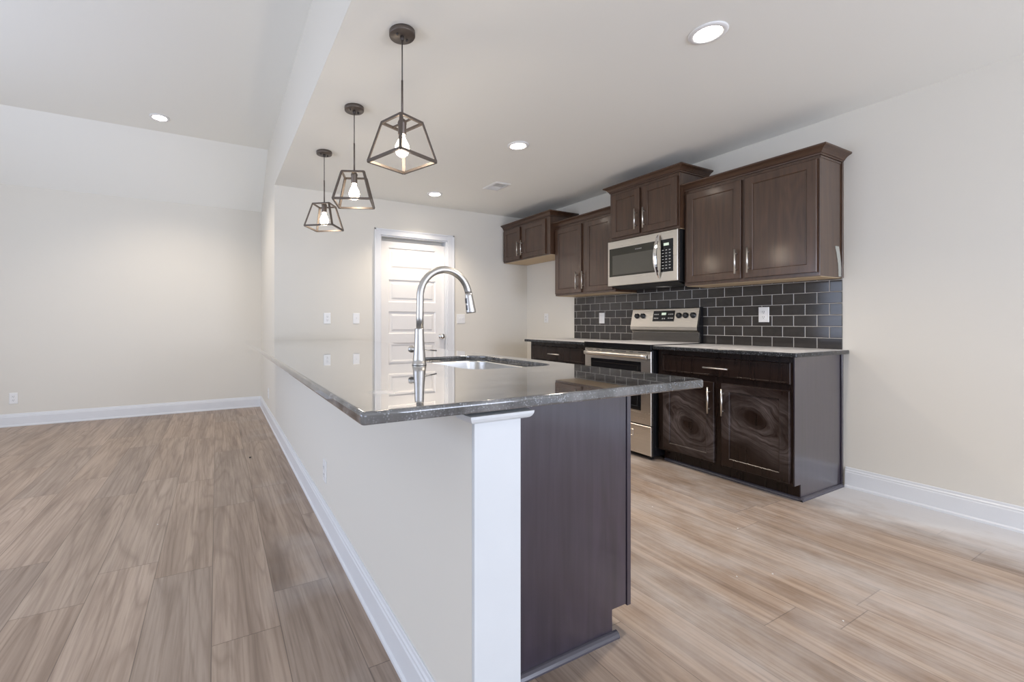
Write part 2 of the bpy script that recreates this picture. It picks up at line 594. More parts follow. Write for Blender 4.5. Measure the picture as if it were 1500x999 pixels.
# kitchen back wall with the doorway left open
DX0, DX1, DZ = 1.647, 2.507, 2.093
b = B()
b.box(XW2, DX0, YB, YB + .12, 0, ZK)
b.box(DX1, XR + .12, YB, YB + .12, 0, ZK)
b.box(DX0, DX1, YB, YB + .12, DZ, ZK)
b.box(DX0 - .05, DX1 + .05, YB + .121, YB + .14, 0, DZ + .05)
struct('wall_back', b, 'wall')
struct('wall_divider', B().box(XW, XW2, YB, YL, 0.0, ZK), 'wall')
b = B()
b.box(XW, XW2, YF, YL, ZK + .0032, ZL + .1)
b.box(XW, XW + .0003, YF, YL, ZK, ZK + .0032)
struct('wall_header', b, 'wall')
struct('wall_living', B().box(XL, XW, YL, YL + .12, 0.0, ZSPRING), 'wall')
b = B()
b.box(XL - .12, XL, YF, 0.6, 0, ZL)
b.box(XL - .12, XL, 4.2, YL + .12, 0, ZL)
b.box(XL - .12, XL, 0.6, 4.2, 0, 0.4)
b.box(XL - .12, XL, 0.6, 4.2, 2.2, ZL)
struct('wall_left', b, 'wall')
b = B()
b.box(XL, -2.7, YF - .12, YF, 0, ZL)
b.box(0.7, 1.45, YF - .12, YF, 0, ZL)
b.box(3.35, XR + .12, YF - .12, YF, 0, ZL)
b.box(-2.7, 0.7, YF - .12, YF, 2.2, ZL)
b.box(1.45, 3.35, YF - .12, YF, 0, .3)
b.box(1.45, 3.35, YF - .12, YF, 2.2, ZL)
struct('wall_front', b, 'wall')
b = B()
b.box(XW2, XR + .12, YF, YB + .12, ZK, ZK + .1)
b.box(XW + .0004, XW2, YF, YB, ZK, ZK + .003)
struct('ceiling', b, 'ceil')
b = B()
b.prism([(YF, ZL), (YRIDGE, ZL), (YL, ZSPRING), (YL + .12, ZSPRING), (YL + .12, ZSPRING + .1), (YRIDGE, ZL + .1), (YF, ZL + .1)], 'x', XL - .12, XW)
struct('ceiling_vaulted', b, 'ceil')
struct('wall_pony', B().box(XW, XW2, .855, YB, 0.0, 0.884), 'wall')


def base_profile(th=.014, h=.135):
    return [(0, 0), (th + .006, 0), (th + .006, .012), (th + .001, .020), (th, .020), (th, h - .034), (th - .003, h - .028),
            (th - .003, h - .020), (th - .007, h - .014), (th - .008, h - .004), (th - .010, h), (0, h)]


pf = base_profile()
# profile offset measured out of each wall
struct('baseboard_island', B().prism([(XW - o_, z_) for o_, z_ in pf], 'y', .843, YL - .001), 'trim')
struct('baseboard_right', B().prism([(XR - o_, z_) for o_, z_ in pf], 'y', YF, 1.341), 'trim')
struct('baseboard_living', B().prism([(YL - o_, z_) for o_, z_ in pf], 'x', XL, XW - .0), 'trim')
b = B()
b.prism([(YB - o_, z_) for o_, z_ in pf], 'x', 1.33, 1.577)
b.prism([(YB - o_, z_) for o_, z_ in pf], 'x', 2.597, XR)
struct('baseboard_back', b, 'trim')

# cased end of the pony wall and the little crown that wraps it under the counter
struct('trim_1', B().box(XW, XW2, .843, .855, 0.0, .884, .001), 'post')
prof = [(.000, .867), (.010, .867), (.015, .869), (.019, .873), (.022, .879), (.023, .8855)]
b = B()
b.loft([[(XW - o_, .895, z_), (XW - o_, .843 - o_, z_), (XW2 + o_ * 1.0, .843 - o_, z_), (XW2 + o_ * 1.0, .895, z_)] for o_, z_ in prof])
struct('trim_2', b, 'post')

# ------------------------------------------------------------------ the five-panel door
d = bpy.data.objects.new('door_1', None)
C.objects.link(d)
d.location = ((DX0 + DX1) / 2, YB, 0)
d['kind'] = 'structure'
d['label'] = 'white five panel interior door in white casing'
b = B()
for (x0, x1, z0, z1) in ((1.579, DX0, 0, 2.16), (DX1, 2.595, 0, 2.16)):
    b.box(x0, x1, YB - .016, YB - .0005, z0, z1, .003)
b.box(DX0, DX1, YB - .016, YB - .0005, DZ, 2.16, .003)
b.box(1.574, 1.592, YB - .020, YB - .014, 0, 2.165, .002)
b.box(2.582, 2.600, YB - .020, YB - .014, 0, 2.165, .002)
b.box(1.574, 2.600, YB - .020, YB - .014, 2.147, 2.165, .002)
obj('casing', b, 'trim', d)
b = B()
b.box(DX0 + .0005, DX0 + .014, YB, YB + .115, 0, DZ - .001)
b.box(DX1 - .014, DX1 - .0005, YB, YB + .115, 0, DZ - .001)
b.box(DX0 + .014, DX1 - .014, YB, YB + .115, DZ - .012, DZ - .0005)
obj('jamb', b, 'trim', d)
b = B()
sx0, sx1, sy0, sy1 = DX0 + .017, DX1 - .017, YB + .045, YB + .080
px0, px1 = 1.764, 2.372
zt = [1.965, 1.597, 1.229, .861, .493]
hh = .262
b.box(sx0, px0, sy0, sy1, .01, 2.037)
b.box(px1, sx1, sy0, sy1, .01, 2.037)
zz = [2.037] + [v for t in zt for v in (t, t - hh)] + [.01]
for k in range(0, len(zz), 2):
    b.box(px0, px1, sy0, sy1, zz[k + 1], zz[k])
for t in zt:
    b.nest_y([(0, sy0), (.012, sy0 + .012), (.034, sy0 + .012), (.052, sy0 + .004)], px0, px1, t - hh, t, cap0=False)
slab = obj('door_slab', b, 'door', d)
b = B()
b.lathe((2.446, sy0, .93), [(.031, 0), (.031, .006), (.012, .009), (.011, .018), (.029, .024), (.0360, .040), (.033, .056), (.018, .066), (.001, .068)], axis=(0, -1, 0), n=24)
obj('door_knob', b, 'chrome', slab)

# ------------------------------------------------------------------ kitchen cabinets on the right wall


def pull(parent, face_x, y, z, length, horizontal=False):
    """bar pull standing off a face that looks to -X"""
    b = B()
    bx = face_x - .030
    if horizontal:
        b.cyl((bx, y - length / 2, z), (bx, y + length / 2, z), .006)
        for s in (-1, 1):
            b.cyl((face_x - .0003, y + s * length * .32, z), (bx, y + s * length * .32, z), .0045, n=10)
    else:
        b.cyl((bx, y, z - length / 2), (bx, y, z + length / 2), .006)
        for s in (-1, 1):
            b.cyl((face_x - .0003, y, z + s * length * .32), (bx, y, z + s * length * .32), .0045, n=10)
    return obj('handle', b, 'pull', parent)


def shaker(parent, name, fx, y0, y1, z0, z1, mat, rail=.052, th=.0195):
    """framed flat-panel door, front face at X = fx"""
    b = B()
    b.nest_x([(0.0, fx + th), (0.0, fx + .003), (.003, fx), (rail, fx), (rail + .0045, fx + .004), (rail + .0055, fx + .0085)], y0, y1, z0, z1)
    return obj(name, b, mat, parent)


def crown(parent, xf, y0, y1, zb, right, left, mat='esph', zs=1.0):
    prof = [(0, 0), (.007, 0), (.008, .010), (.013, .012), (.017, .020), (.026, .031), (.036, .038), (.042, .041), (.046, .043), (.050, .046), (.050, .055)]
    b = B()
    loops = []
    for o_, z_ in prof:
        r = o_ if right else 0
        l = o_ if left else 0
        z = zb + z_ * zs
        loops.append([(XR - .001, y1 + l, z), (xf - o_, y1 + l, z), (xf - o_, y0 - r, z), (XR - .001, y0 - r, z)])
    b.loft(loops)
    return obj('crown_moulding', b, mat, parent)


def upper(name_label, xf, y0, y1, z0, z1, doors, right, left, zs=1.0, scribe=False):
    t = thing('wall_cabinet', name_label, 'cabinet', ((xf + XR) / 2, (y0 + y1) / 2, z0), 'espresso wall cabinets')
    b = B()
    b.box(xf + .019, XR - .0008, y0, y1, z0, z1)
    b.box(xf, xf + .019, y0, y1, z0, z1, .001)
    obj('carcass', b, 'esp', t)
    obj('bottom_panel', B().box(xf + .022, XR - .002, y0 + .004, y1 - .004, z0 - .0035, z0 - .0003), 'maple', t, label='pale maple underside')
    for (a0, a1, c0, c1, hy) in doors:
        dr = shaker(t, 'door', xf - .0197, a0, a1, c0, c1, 'esp')
        pull(dr, xf - .0197, hy, c0 + .125, .182)
    crown(t, xf, y0, y1, z1, right, left, zs=zs)
    if scribe:
        obj('scribe_strip', B().box(XR - .022, XR - .001, y0 - .007, y0 - .0003, z0, z1 - .003, .001), 'esp', t)
        obj('rail_strip', B().box(xf + .004, XR - .024, y0 - .003, y0 - .0003, z1 - .016, z1 - .002, .0008), 'esp', t)
        # torn strip of tape stuck beside the wall edge
        b = B()
        L, R = [], []
        for k in range(15):
            f = k / 14
            z = z0 + .005 + f * .20
            x = XR - .036 - .058 * max(0, (f - .25)) ** 1.6
            wv = .030 + .012 * f + random.uniform(-.003, .003)
            L.append((x - wv * .9, z))
            R.append((min(x + wv * .35, XR - .024), z))
        yb = y0 - .0005
        b.loft([[(l[0], yb, l[1]), (l[0], yb - .0022, l[1]), (r[0], yb - .0022, r[1]), (r[0], yb, r[1])] for l, r in zip(L, R)])
        obj('torn_tape', b, 'tape', t, label='pale torn strip of tape')
    return t


UZ0, UZ1 = 1.397, 2.170
upper('wide two-door dark brown wall cabinet at the near end of the tiled run', 3.4246, 1.358, 2.2615, UZ0, UZ1,
      [(1.821, 2.238, 1.420, 2.142, 1.847), (1.368, 1.797, 1.420, 2.146, 1.763)], True, False, scribe=True)
upper('small raised dark brown wall cabinet right above the microwave', 3.358, 2.262, 2.9645, 1.872, 2.330,
      [(2.630, 2.938, 1.897, 2.300, 2.658), (2.275, 2.603, 1.893, 2.300, 2.572)], True, True)
upper('dark brown wall cabinet just left of the microwave', 3.4246, 2.965, 3.7995, UZ0, UZ1,
      [(3.391, 3.788, 1.417, 2.142, 3.443), (2.985, 3.336, 1.417, 2.142, 3.351)], False, False)
upper('short dark brown wall cabinet in the corner over the empty fridge space', 3.347, 3.800, 4.6945, 1.874, 2.305,
      [(4.335, 4.675, 1.888, 2.285, 4.354), (3.869, 4.281, 1.888, 2.285, 4.276)], True, False)

# tile on the wall between counters and wall cabinets
b = B()
b.box(XR - .0085, XR - .0005, 1.358, 3.817, .9155, 1.3925)
b.box(XR - .0085, XR - .0005, 2.264, 2.9625, 1.3925, 1.47)
obj('backsplash', b, 'tile', None, None,
    label='dark glossy subway tile backsplash with pale grout', category='backsplash')


def base_cab(label, y0, y1, drawer, doors, end_near, dusty):
    xf = 3.115
    t = thing('base_cabinet', label, 'cabinet', ((xf + XR) / 2, (y0 + y1) / 2, 0), 'espresso base cabinets')
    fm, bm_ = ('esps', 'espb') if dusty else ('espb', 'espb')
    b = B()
    b.prism([(XR - .0008, 0.0), (xf + .075, 0.0), (xf + .075, .098), (xf, .098), (xf, .8865), (XR - .0008, .8865)], 'y', y0 + (.006 if end_near else 0), y1)
    obj('carcass', b, bm_, t)
    if end_near:
        b = B()
        b.prism([(XR - .001, 0.0), (xf + .073, 0.0), (xf + .073, .100), (xf + .001, .100), (xf + .001, .886), (XR - .001, .886)], 'y', y0, y0 + .0057)
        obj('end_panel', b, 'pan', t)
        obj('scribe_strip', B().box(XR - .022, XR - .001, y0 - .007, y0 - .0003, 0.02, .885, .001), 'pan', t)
        q = [(0, 0), (.018, 0), (.018, .006), (.014, .014), (.007, .019), (0, .020)]
        b = B()
        b.prism([(xf + .0725 - o_, z_) for o_, z_ in q], 'y', y0 - .018, y1 - .01)
        b.prism([(y0 - .0004 - o_, z_) for o_, z_ in q], 'x', xf + .0725 - .018, XR - .021)
        obj('shoe_moulding', b, 'shoe', t)
    a0, a1, c0, c1 = drawer
    b = B()
    b.nest_x([(0.0, xf - .0003), (0.0, xf - .016), (.004, xf - .020), (.012, xf - .020), (.014, xf - .0185)], a0, a1, c0, c1)
    dr = obj('drawer', b, bm_, t)
    pull(dr, xf - .0200, (a0 + a1) / 2 + .004, (c0 + c1) / 2 - .005, .168, True)
    for (a0, a1, c0, c1, hy) in doors:
        dd = shaker(t, 'door', xf - .0200, a0, a1, c0, c1, fm, th=.0197)
        pull(dd, xf - .0200, hy, c1 - .128, .186)
    return t


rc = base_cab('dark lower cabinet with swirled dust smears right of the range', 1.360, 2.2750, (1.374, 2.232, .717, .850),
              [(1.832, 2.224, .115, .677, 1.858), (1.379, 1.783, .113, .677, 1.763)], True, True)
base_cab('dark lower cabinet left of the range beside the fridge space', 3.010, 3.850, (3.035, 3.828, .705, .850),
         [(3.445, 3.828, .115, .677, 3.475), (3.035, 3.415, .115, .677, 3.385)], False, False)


def slab(name, label, x0, x1, y0, y1, z0, z1, radii, mat, hole=None):
    def rr(ins, z, X0=x0, X1=x1, Y0=y0, Y1=y1, R=radii, n=6):
        pts = []
        cs = [((X0 + ins, Y0 + ins), PI, R[0]), ((X1 - ins, Y0 + ins), 1.5 * PI, R[1]), ((X1 - ins, Y1 - ins), 0, R[2]), ((X0 + ins, Y1 - ins), .5 * PI, R[3])]
        sg = [(1, 1), (-1, 1), (-1, -1), (1, -1)]
        for (c, a0, r), s in zip(cs, sg):
            r = max(r - ins, .0006)
            cx, cy = c[0] + s[0] * r, c[1] + s[1] * r
            for k in range(n + 1):
                an = a0 + PI / 2 * k / n
                pts.append((cx + r * math.cos(an), cy + r * math.sin(an), z))
        return pts
    b = B()
    e = .006
    prof = [(e * .7, z0), (e * .2, z0 + e * .25), (0, z0 + e * .8), (0, z0 + e * .95), (0, z1 - e * 1.45), (0, z1 - e * 1.3), (e * .25, z1 - e * .5), (e * .7, z1 - e * .12), (e * 1.3, z1), (e * 1.5, z1)]
    rows = b.loft([rr(i, z) for i, z in prof], cap0=False, cap1=False, smooth=True)
    top, bot = [rows[-1]], [rows[0]]
    if hole:
        hx0, hx1, hy0, hy1, hr = hole
        hp = [(-.003, z1), (-.001, z1 - .001), (0, z1 - .003), (0, z0)]
        hrows = b.loft([rr(i, z, hx0, hx1, hy0, hy1, [hr] * 4, 8) for i, z in hp], cap0=False, cap1=False, smooth=True)
        top.append(hrows[0])
        bot.append(hrows[-1])
    for grp in (top, bot):
        ed = []
        for lp in grp:
            for i in range(len(lp)):
                e_ = b.bm.edges.get((lp[i], lp[(i + 1) % len(lp)]))
                ed.append(e_)
        bmesh.ops.triangle_fill(b.bm, edges=ed, use_beauty=True)
    return obj(name, b, mat, None, None, label=label, category='countertop')


HOLE = (.835, 1.255, 1.375, 1.985, .085)
slab('countertop', 'polished black granite island countertop with sink cutout', .249, 1.348, .818, YB - .0006, .8935, .920,
     (.010, .026, .001, .001), 'gran', HOLE)
slab('countertop', 'dusty granite countertop on the lower cabinet right of the range', 3.048, XR - .0006, 1.322, 2.2790, .887, .915, (.012, .004, .001, .001), 'grand')
slab('countertop', 'dusty granite countertop beside the fridge space left of the range', 3.048, XR - .0006, 2.9945, 3.885, .887, .915, (.004, .001, .001, .004), 'grand')

# ------------------------------------------------------------------ island cabinet (kitchen side of the pony wall)
IY = 1.074
isl = thing('island_cabinet', 'long dark brown cabinet under the island countertop behind the white post', 'cabinet', ((XW2 + 1.3) / 2, 2.9, 0))
b = B()
poly = [(XW2 + .0006, 0.0), (1.225, 0.0), (1.225, .094), (1.294, .094), (1.294, .8925), (XW2 + .0006, .8925)]
b.prism(poly, 'y', IY, IY + .019)
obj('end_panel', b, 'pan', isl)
b = B()
b.box(1.215, 1.225, IY + .0195, YB - .03, .001, .094)
b.box(XW2 + .001, 1.294, IY + .0195, YB - .03, .095, .112)
b.box(XW2 + .001, XW2 + .012, IY + .0195, YB - .03, .113, .892)
b.box(XW2 + .001, 1.294, YB - .029, YB - .023, .001, .892)
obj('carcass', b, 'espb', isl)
b = B()
b.box(1.2965, 1.316, IY - .004, YB - .03, .088, .893, .0015)
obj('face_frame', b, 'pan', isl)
q = [(0, 0), (.018, 0), (.018, .006), (.014, .014), (.007, .019), (0, .020)]
b = B()
b.prism([(IY - .0006 - o_, z_) for o_, z_ in q], 'x', XW2 + .001, 1.243)
obj('shoe_moulding', b, 'shoe', isl)

# ------------------------------------------------------------------ sink and faucet
hx0, hx1, hy0, hy1, hr = HOLE


def rrect(x0, x1, y0, y1, r, z, n=8):
    pts = []
    for (cx, cy, a0) in ((x0 + r, y0 + r, PI), (x1 - r, y0 + r, 1.5 * PI), (x1 - r, y1 - r, 0), (x0 + r, y1 - r, .5 * PI)):
        for k in range(n + 1):
            an = a0 + PI / 2 * k / n
            pts.append((cx + r * math.cos(an), cy + r * math.sin(an), z))
    return pts


sk = thing('kitchen_sink', 'stainless undermount sink basin in the island countertop', 'sink', (1.045, 1.68, .69))
b = B()
loops = []
for ex, z in ((.018, .892), (-.001, .892), (-.002, .885), (-.006, .74), (-.014, .712), (-.04, .700)):
    loops.append(rrect(hx0 - ex, hx1 + ex, hy0 - ex, hy1 + ex, max(hr + ex, .03), z))
for ex, z in ((-.04, .697), (-.012, .708), (-.003, .74), (.001, .885), (.018, .8905)):
    loops.append(rrect(hx0 - ex, hx1 + ex, hy0 - ex, hy1 + ex, max(hr + ex, .03), z))
rows = b.loft(loops[:6], cap0=False, cap1=True, smooth=True)
rows2 = b.loft(loops[6:], cap0=True, cap1=False, smooth=True)
obj('basin', b, 'basin', sk)
b = B()
b.lathe((1.045, 1.70, .7004), [(.055, 0), (.055, .003), (.045, .004), (.040, .0015), (.001, .0015)], n=24)
obj('drain', b, 'chrome', sk)

FX, FY = .741, 1.633
ft = thing('kitchen_faucet', 'tall gooseneck pull-down faucet standing on the island countertop', 'faucet', (FX, FY, .920))
b = B()
b.lathe((FX, FY, .920), [(.0300, 0), (.0300, .004), (.0285, .006), (.0285, .013), (.0272, .014), (.0262, .025), (.0240, .05), (.0215, .08), (.0200, .11), (.0192, .145), (.0190, .150), (.0178, .152), (.0160, .152)], n=32)
obj('body', b, 'steelv', ft)
pts = [(FX + .003, FY, 1.071), (FX + .003, FY, 1.12), (FX + .004, FY, 1.17)]
R0, cxx, czz = .1165, FX + .1205, 1.203
for k in range(0, 25):
    an = PI - (PI * 171 / 180) * k / 24
    pts.append((cxx + R0 * math.cos(an), FY, czz + R0 * math.sin(an)))
b = B()
b.tube(pts, .0152, n=20, plane_n=(0, 1, 0))
obj('spout', b, 'steelv', ft)
e0 = Vector(pts[-1])
dr_ = Vector((math.sin(.16), 0, -math.cos(.16)))
b = B()
b.lathe(e0 - dr_ * .002, [(.0150, 0), (.0165, .001), (.0170, .012), (.0182, .03), (.0215, .078), (.0220, .084), (.0195, .087), (.001, .086)], axis=dr_, n=28)
hd = obj('spray_head', b, 'steelv', ft)
b = B()
for k, hgt in ((.018, .022), (.048, .022)):
    c0 = e0 + dr_ * k
    n_ = Vector((-math.cos(.16), -.25, -math.sin(.16)))
    b.beam(c0 + n_ * .0165 - dr_ * .0, c0 + n_ * .0185 + dr_ * hgt, .010, .006, side=(0, 1, 0))
obj('spray_button', b, 'rubber', hd, label='black rubber button')
b = B()
h0 = Vector((FX, FY, .985))
hdv = Vector((-.60, .80, 0)).normalized()
b.lathe(h0 + hdv * .012, [(.0120, 0), (.0120, .018), (.0140, .020), (.0145, .027), (.0120, .034), (.006, .037), (.001, .038)], axis=hdv, n=24)
hub = obj('handle_hub', b, 'steelv', ft)
h1 = h0 + hdv * .044
b = B()
b.tube([h1, h1 + Vector((.045, .022, -.004)), h1 + Vector((.100, .040, -.010)), h1 + Vector((.150, .055, -.014))], [.0038, .0034, .0030, .0034], n=10)
obj('lever', b, 'chrome', hub)

# ------------------------------------------------------------------ range
RY0, RY1 = 2.2885, 2.984
rg = thing('range', 'stainless electric range with black side standing between the lower cabinets', 'range', (3.38, (RY0 + RY1) / 2, 0))
b = B()
b.box(3.066, XR - .012, RY0, RY1, .030, .874, .002)
for sy in (RY0 + .03, RY1 - .06):
    for sx in (3.09, 3.64):
        b.box(sx, sx + .03, sy, sy + .03, .0005, .030)
obj('body', b, 'black', rg)
obj('cooktop', B().box(3.040, 3.672, RY0 - .002, RY1 + .004, .8745, .9225, .005, 2), 'cook', rg, label='black glass cooktop filmed with dust')
b = B()
b.nest_x([(0, 3.0655), (0, 3.049), (.004, 3.045), (.092, 3.045), (.094, 3.048)], RY0, RY1, .276, .866)
ov = obj('oven_door', b, 'steel', rg)
b = B()
b.nest_x([(0, 3.0478), (0, 3.0440), (.002, 3.0432), (.030, 3.0432), (.034, 3.0452)], RY0 + .095, RY1 - .075, .385, .778)
obj('oven_window', b, 'bglass', ov, label='black glass oven window')
for (u0, u1) in ((.03, .14), (.20, .25), (.29, .45), (.49, .66), (.71, .76), (.83, .94)):
    b = B().box(3.0432, 3.0449, RY1 - (RY1 - RY0) * u1, RY1 - (RY1 - RY0) * u0, .853, .858)
    obj('vent_slot', b, 'slot', ov, label='dark vent slot')
# broad bowed handle bar
b = B()
loops = []
for k in range(13):
    f = k / 12
    y = RY0 + .018 + (RY1 - RY0 - .036) * f
    bow = .030 + .016 * math.sin(PI * f)
    x = 3.045 - bow
    loops.append([(x + .012, y, .806), (x + .002, y, .808), (x - .004, y, .818), (x - .004, y, .830), (x + .002, y, .840), (x + .012, y, .842)])
b.loft(loops, smooth=True)
b.box(3.012, 3.0448, RY0 + .018, RY0 + .040, .808, .840, .002)
b.box(3.012, 3.0448, RY1 - .040, RY1 - .018, .808, .840, .002)
obj('oven_handle', b, 'steel', ov)
b = B()
b.nest_x([(0, 3.0655), (0, 3.049), (.004, 3.045), (.02, 3.045)], RY0, RY1, .036, .268)
dw = obj('storage_drawer', b, 'steel', rg)
b = B()
b.box(3.0395, 3.0449, RY0 + .165, RY1 - .165, .165, .222, .002)
b.box(3.0360, 3.0395, RY0 + .170, RY1 - .170, .165, .176, .001)
obj('drawer_pull', b, 'steel', dw)
# backguard: riser, slanted control face and end caps
BY0, BY1 = RY0 + .004, RY1 - .004
b = B()
b.prism([(XR - .014, .923), (3.690, .923), (3.688, 1.010), (3.672, 1.022), (3.658, 1.030), (3.656, 1.058), (3.694, 1.222), (3.700, 1.228), (XR - .014, 1.228)], 'y', BY0 + .012, BY1)
bg = obj('backguard', b, 'steel', rg)
b = B()
b.prism([(XR - .0145, .923), (3.688, .923), (3.686, 1.010), (3.669, 1.020), (3.655, 1.029), (3.653, 1.058), (3.691, 1.224), (3.700, 1.231), (XR - .0145, 1.231)], 'y', BY0 - .002, BY0 + .0118)
obj('end_cap', b, 'black', bg, label='black end cap')
obj('riser', B().box(3.6835, 3.6888, BY0 + .016, BY1 - .006, .926, 1.008), plain('dark_steel_riser', (0.16, 0.15, 0.14), 0.25, 0.9), bg, label='dark steel strip below the controls')


def on_panel(y, z, out=0.0):
    f = (z - 1.058) / (1.222 - 1.058)
    n_ = Vector((-.974, 0, .226))
    return Vector((3.656 + .038 * f, y, z)) + n_ * out


b = B()
y0_, y1_ = 2.527, 2.742
b.loft([[on_panel(y0_, 1.108, o_), on_panel(y1_, 1.108, o_), on_panel(y1_, 1.206, o_), on_panel(y0_, 1.206, o_)] for o_ in (.0003, .003)])
cp = obj('control_display', b, 'bglass', bg, label='black glass control display')
b = B()
b.loft([[on_panel(2.61, 1.166, o_), on_panel(2.655, 1.166, o_), on_panel(2.655, 1.188, o_), on_panel(2.61, 1.188, o_)] for o_ in (.0032, .0036)])
obj('clock', b, 'green', cp, label='green lit clock')
for yy in (2.545, 2.563, 2.581, 2.690, 2.708, 2.724):
    for zz_ in (1.168, 1.132):
        b = B()
        b.loft([[on_panel(yy - .006, zz_, o_), on_panel(yy + .006, zz_, o_), on_panel(yy + .006, zz_ + .009, o_), on_panel(yy - .006, zz_ + .009, o_)] for o_ in (.0032, .0036)])
        obj('touch_key', b, 'mark', cp, label='pale printed key')
for yy in (2.62, 2.64):
    b = B()
    b.loft([[on_panel(yy - .006, 1.128, o_), on_panel(yy + .006, 1.128, o_), on_panel(yy + .006, 1.138, o_), on_panel(yy - .006, 1.138, o_)] for o_ in (.0032, .0036)])
    obj('touch_key', b, 'mark', cp, label='pale printed key')
nax = Vector((-.974, 0, .226))
for yk in (2.918, 2.852, 2.483, 2.420, 2.352):
    b = B()
    b.lathe(on_panel(yk, 1.160, .0004), [(.026, 0), (.026, .004), (.021, .006), (.0195, .020), (.017, .023), (.001, .0235)], axis=nax, n=20)
    c_ = on_panel(yk, 1.160, .0245)
    b.beam(c_ + Vector((0, -.005, -.018)), c_ + Vector((.002, .005, .018)), .006, .009, side=(0, 1, 0))
    obj('knob', b, 'knobm', bg, label='black control knob')

# ------------------------------------------------------------------ microwave under the small cabinet
mw = thing('microwave', 'stainless over-the-range microwave hung above the range', 'microwave', (3.54, 2.62, 1.440))
MY0, MY1, MZ0, MZ1, MX = 2.270, 2.984, 1.444, 1.866, 3.345
b = B()
b.box(MX + .030, XR - .010, MY0 + .001, 2.9625, MZ0 - .006, MZ1 + .003, .002)
b.prism([(MX + .03, MZ0 - .006), (MX + .10, MZ0 - .026), (XR - .05, MZ0 - .026), (XR - .02, MZ0 - .006)], 'y', MY0 + .02, 2.95)
obj('body', b, plain('black_microwave_shell', (0.010, 0.010, 0.011), 0.5), mw)
b = B()
b.nest_x([(0, MX + .029), (0, MX + .004), (.004, MX), (.012, MX)], MY0, MY1, MZ0, MZ1)
fr = obj('door', b, 'steel', mw)
b = B()
b.nest_x([(0, MX - .0003), (0, MX - .0025), (.002, MX - .0035)], 2.462, 2.962, 1.530, 1.795)
gl = obj('door_glass', b, 'mwglass', fr, label='dark tinted door glass')
obj('window_mesh', B().box(MX - .0042, MX - .0036, 2.478, 2.925, 1.545, 1.727), 'mwscreen', fr, label='grey meshed viewing window')
b = B()
b.nest_x([(0, MX - .0003), (0, MX - .0025), (.002, MX - .0035)], 2.309, 2.420, 1.523, 1.795)
kp = obj('control_panel', b, 'bglass', mw, label='black glass keypad')
obj('clock', B().box(MX - .0042, MX - .0036, 2.345, 2.392, 1.742, 1.764), 'green', kp, label='green lit clock')
for r_ in range(7):
    for c_ in range(3):
        y = 2.330 + c_ * .031
        z = 1.548 + r_ * .0255
        obj('key', B().box(MX - .0041, MX - .0036, y, y + .015, z, z + .007), 'mark', kp, label='pale printed key')
# bowed vertical handle
b = B()
loops = []
for k in range(17):
    f = k / 16
    z = 1.474 + .368 * f
    out = .006 + .050 * math.sin(PI * f) ** .8
    x = MX - out
    y = 2.437
    hw = .010 + .006 * math.sin(PI * f)
    loops.append([(x - .004, y - hw, z), (x - .007, y, z), (x - .004, y + hw, z), (x + .004, y + hw, z), (x + .004, y - hw, z)])
b.loft(loops, smooth=False)
obj('door_handle', b, 'chrome', fr, label='bowed chrome handle')
fc = bpy.data.curves.new('logo', 'FONT')
fc.body = 'FRIGIDAIRE'
fc.size = .0135
fc.extrude = .0002
fc.align_x = 'CENTER'
fc.materials.append(M['mark'])
tmp = bpy.data.objects.new('logo_text', fc)
C.objects.link(tmp)
me_ = bpy.data.meshes.new_from_object(tmp.evaluated_get(bpy.context.evaluated_depsgraph_get()))
bpy.data.objects.remove(tmp)
lo = bpy.data.objects.new('logo', me_)
C.objects.link(lo)
lo.parent = fr
lo.location = Vector((MX - .0039, 2.640, 1.753)) - wloc(fr)
lo.rotation_euler = (PI / 2, 0, -PI / 2)
lo['label'] = 'pale lettering on the door glass'
obj('task_light', B().box(3.50, 3.60, 2.50, 2.58, MZ0 - .0285, MZ0 - .0263), 'mark', mw)

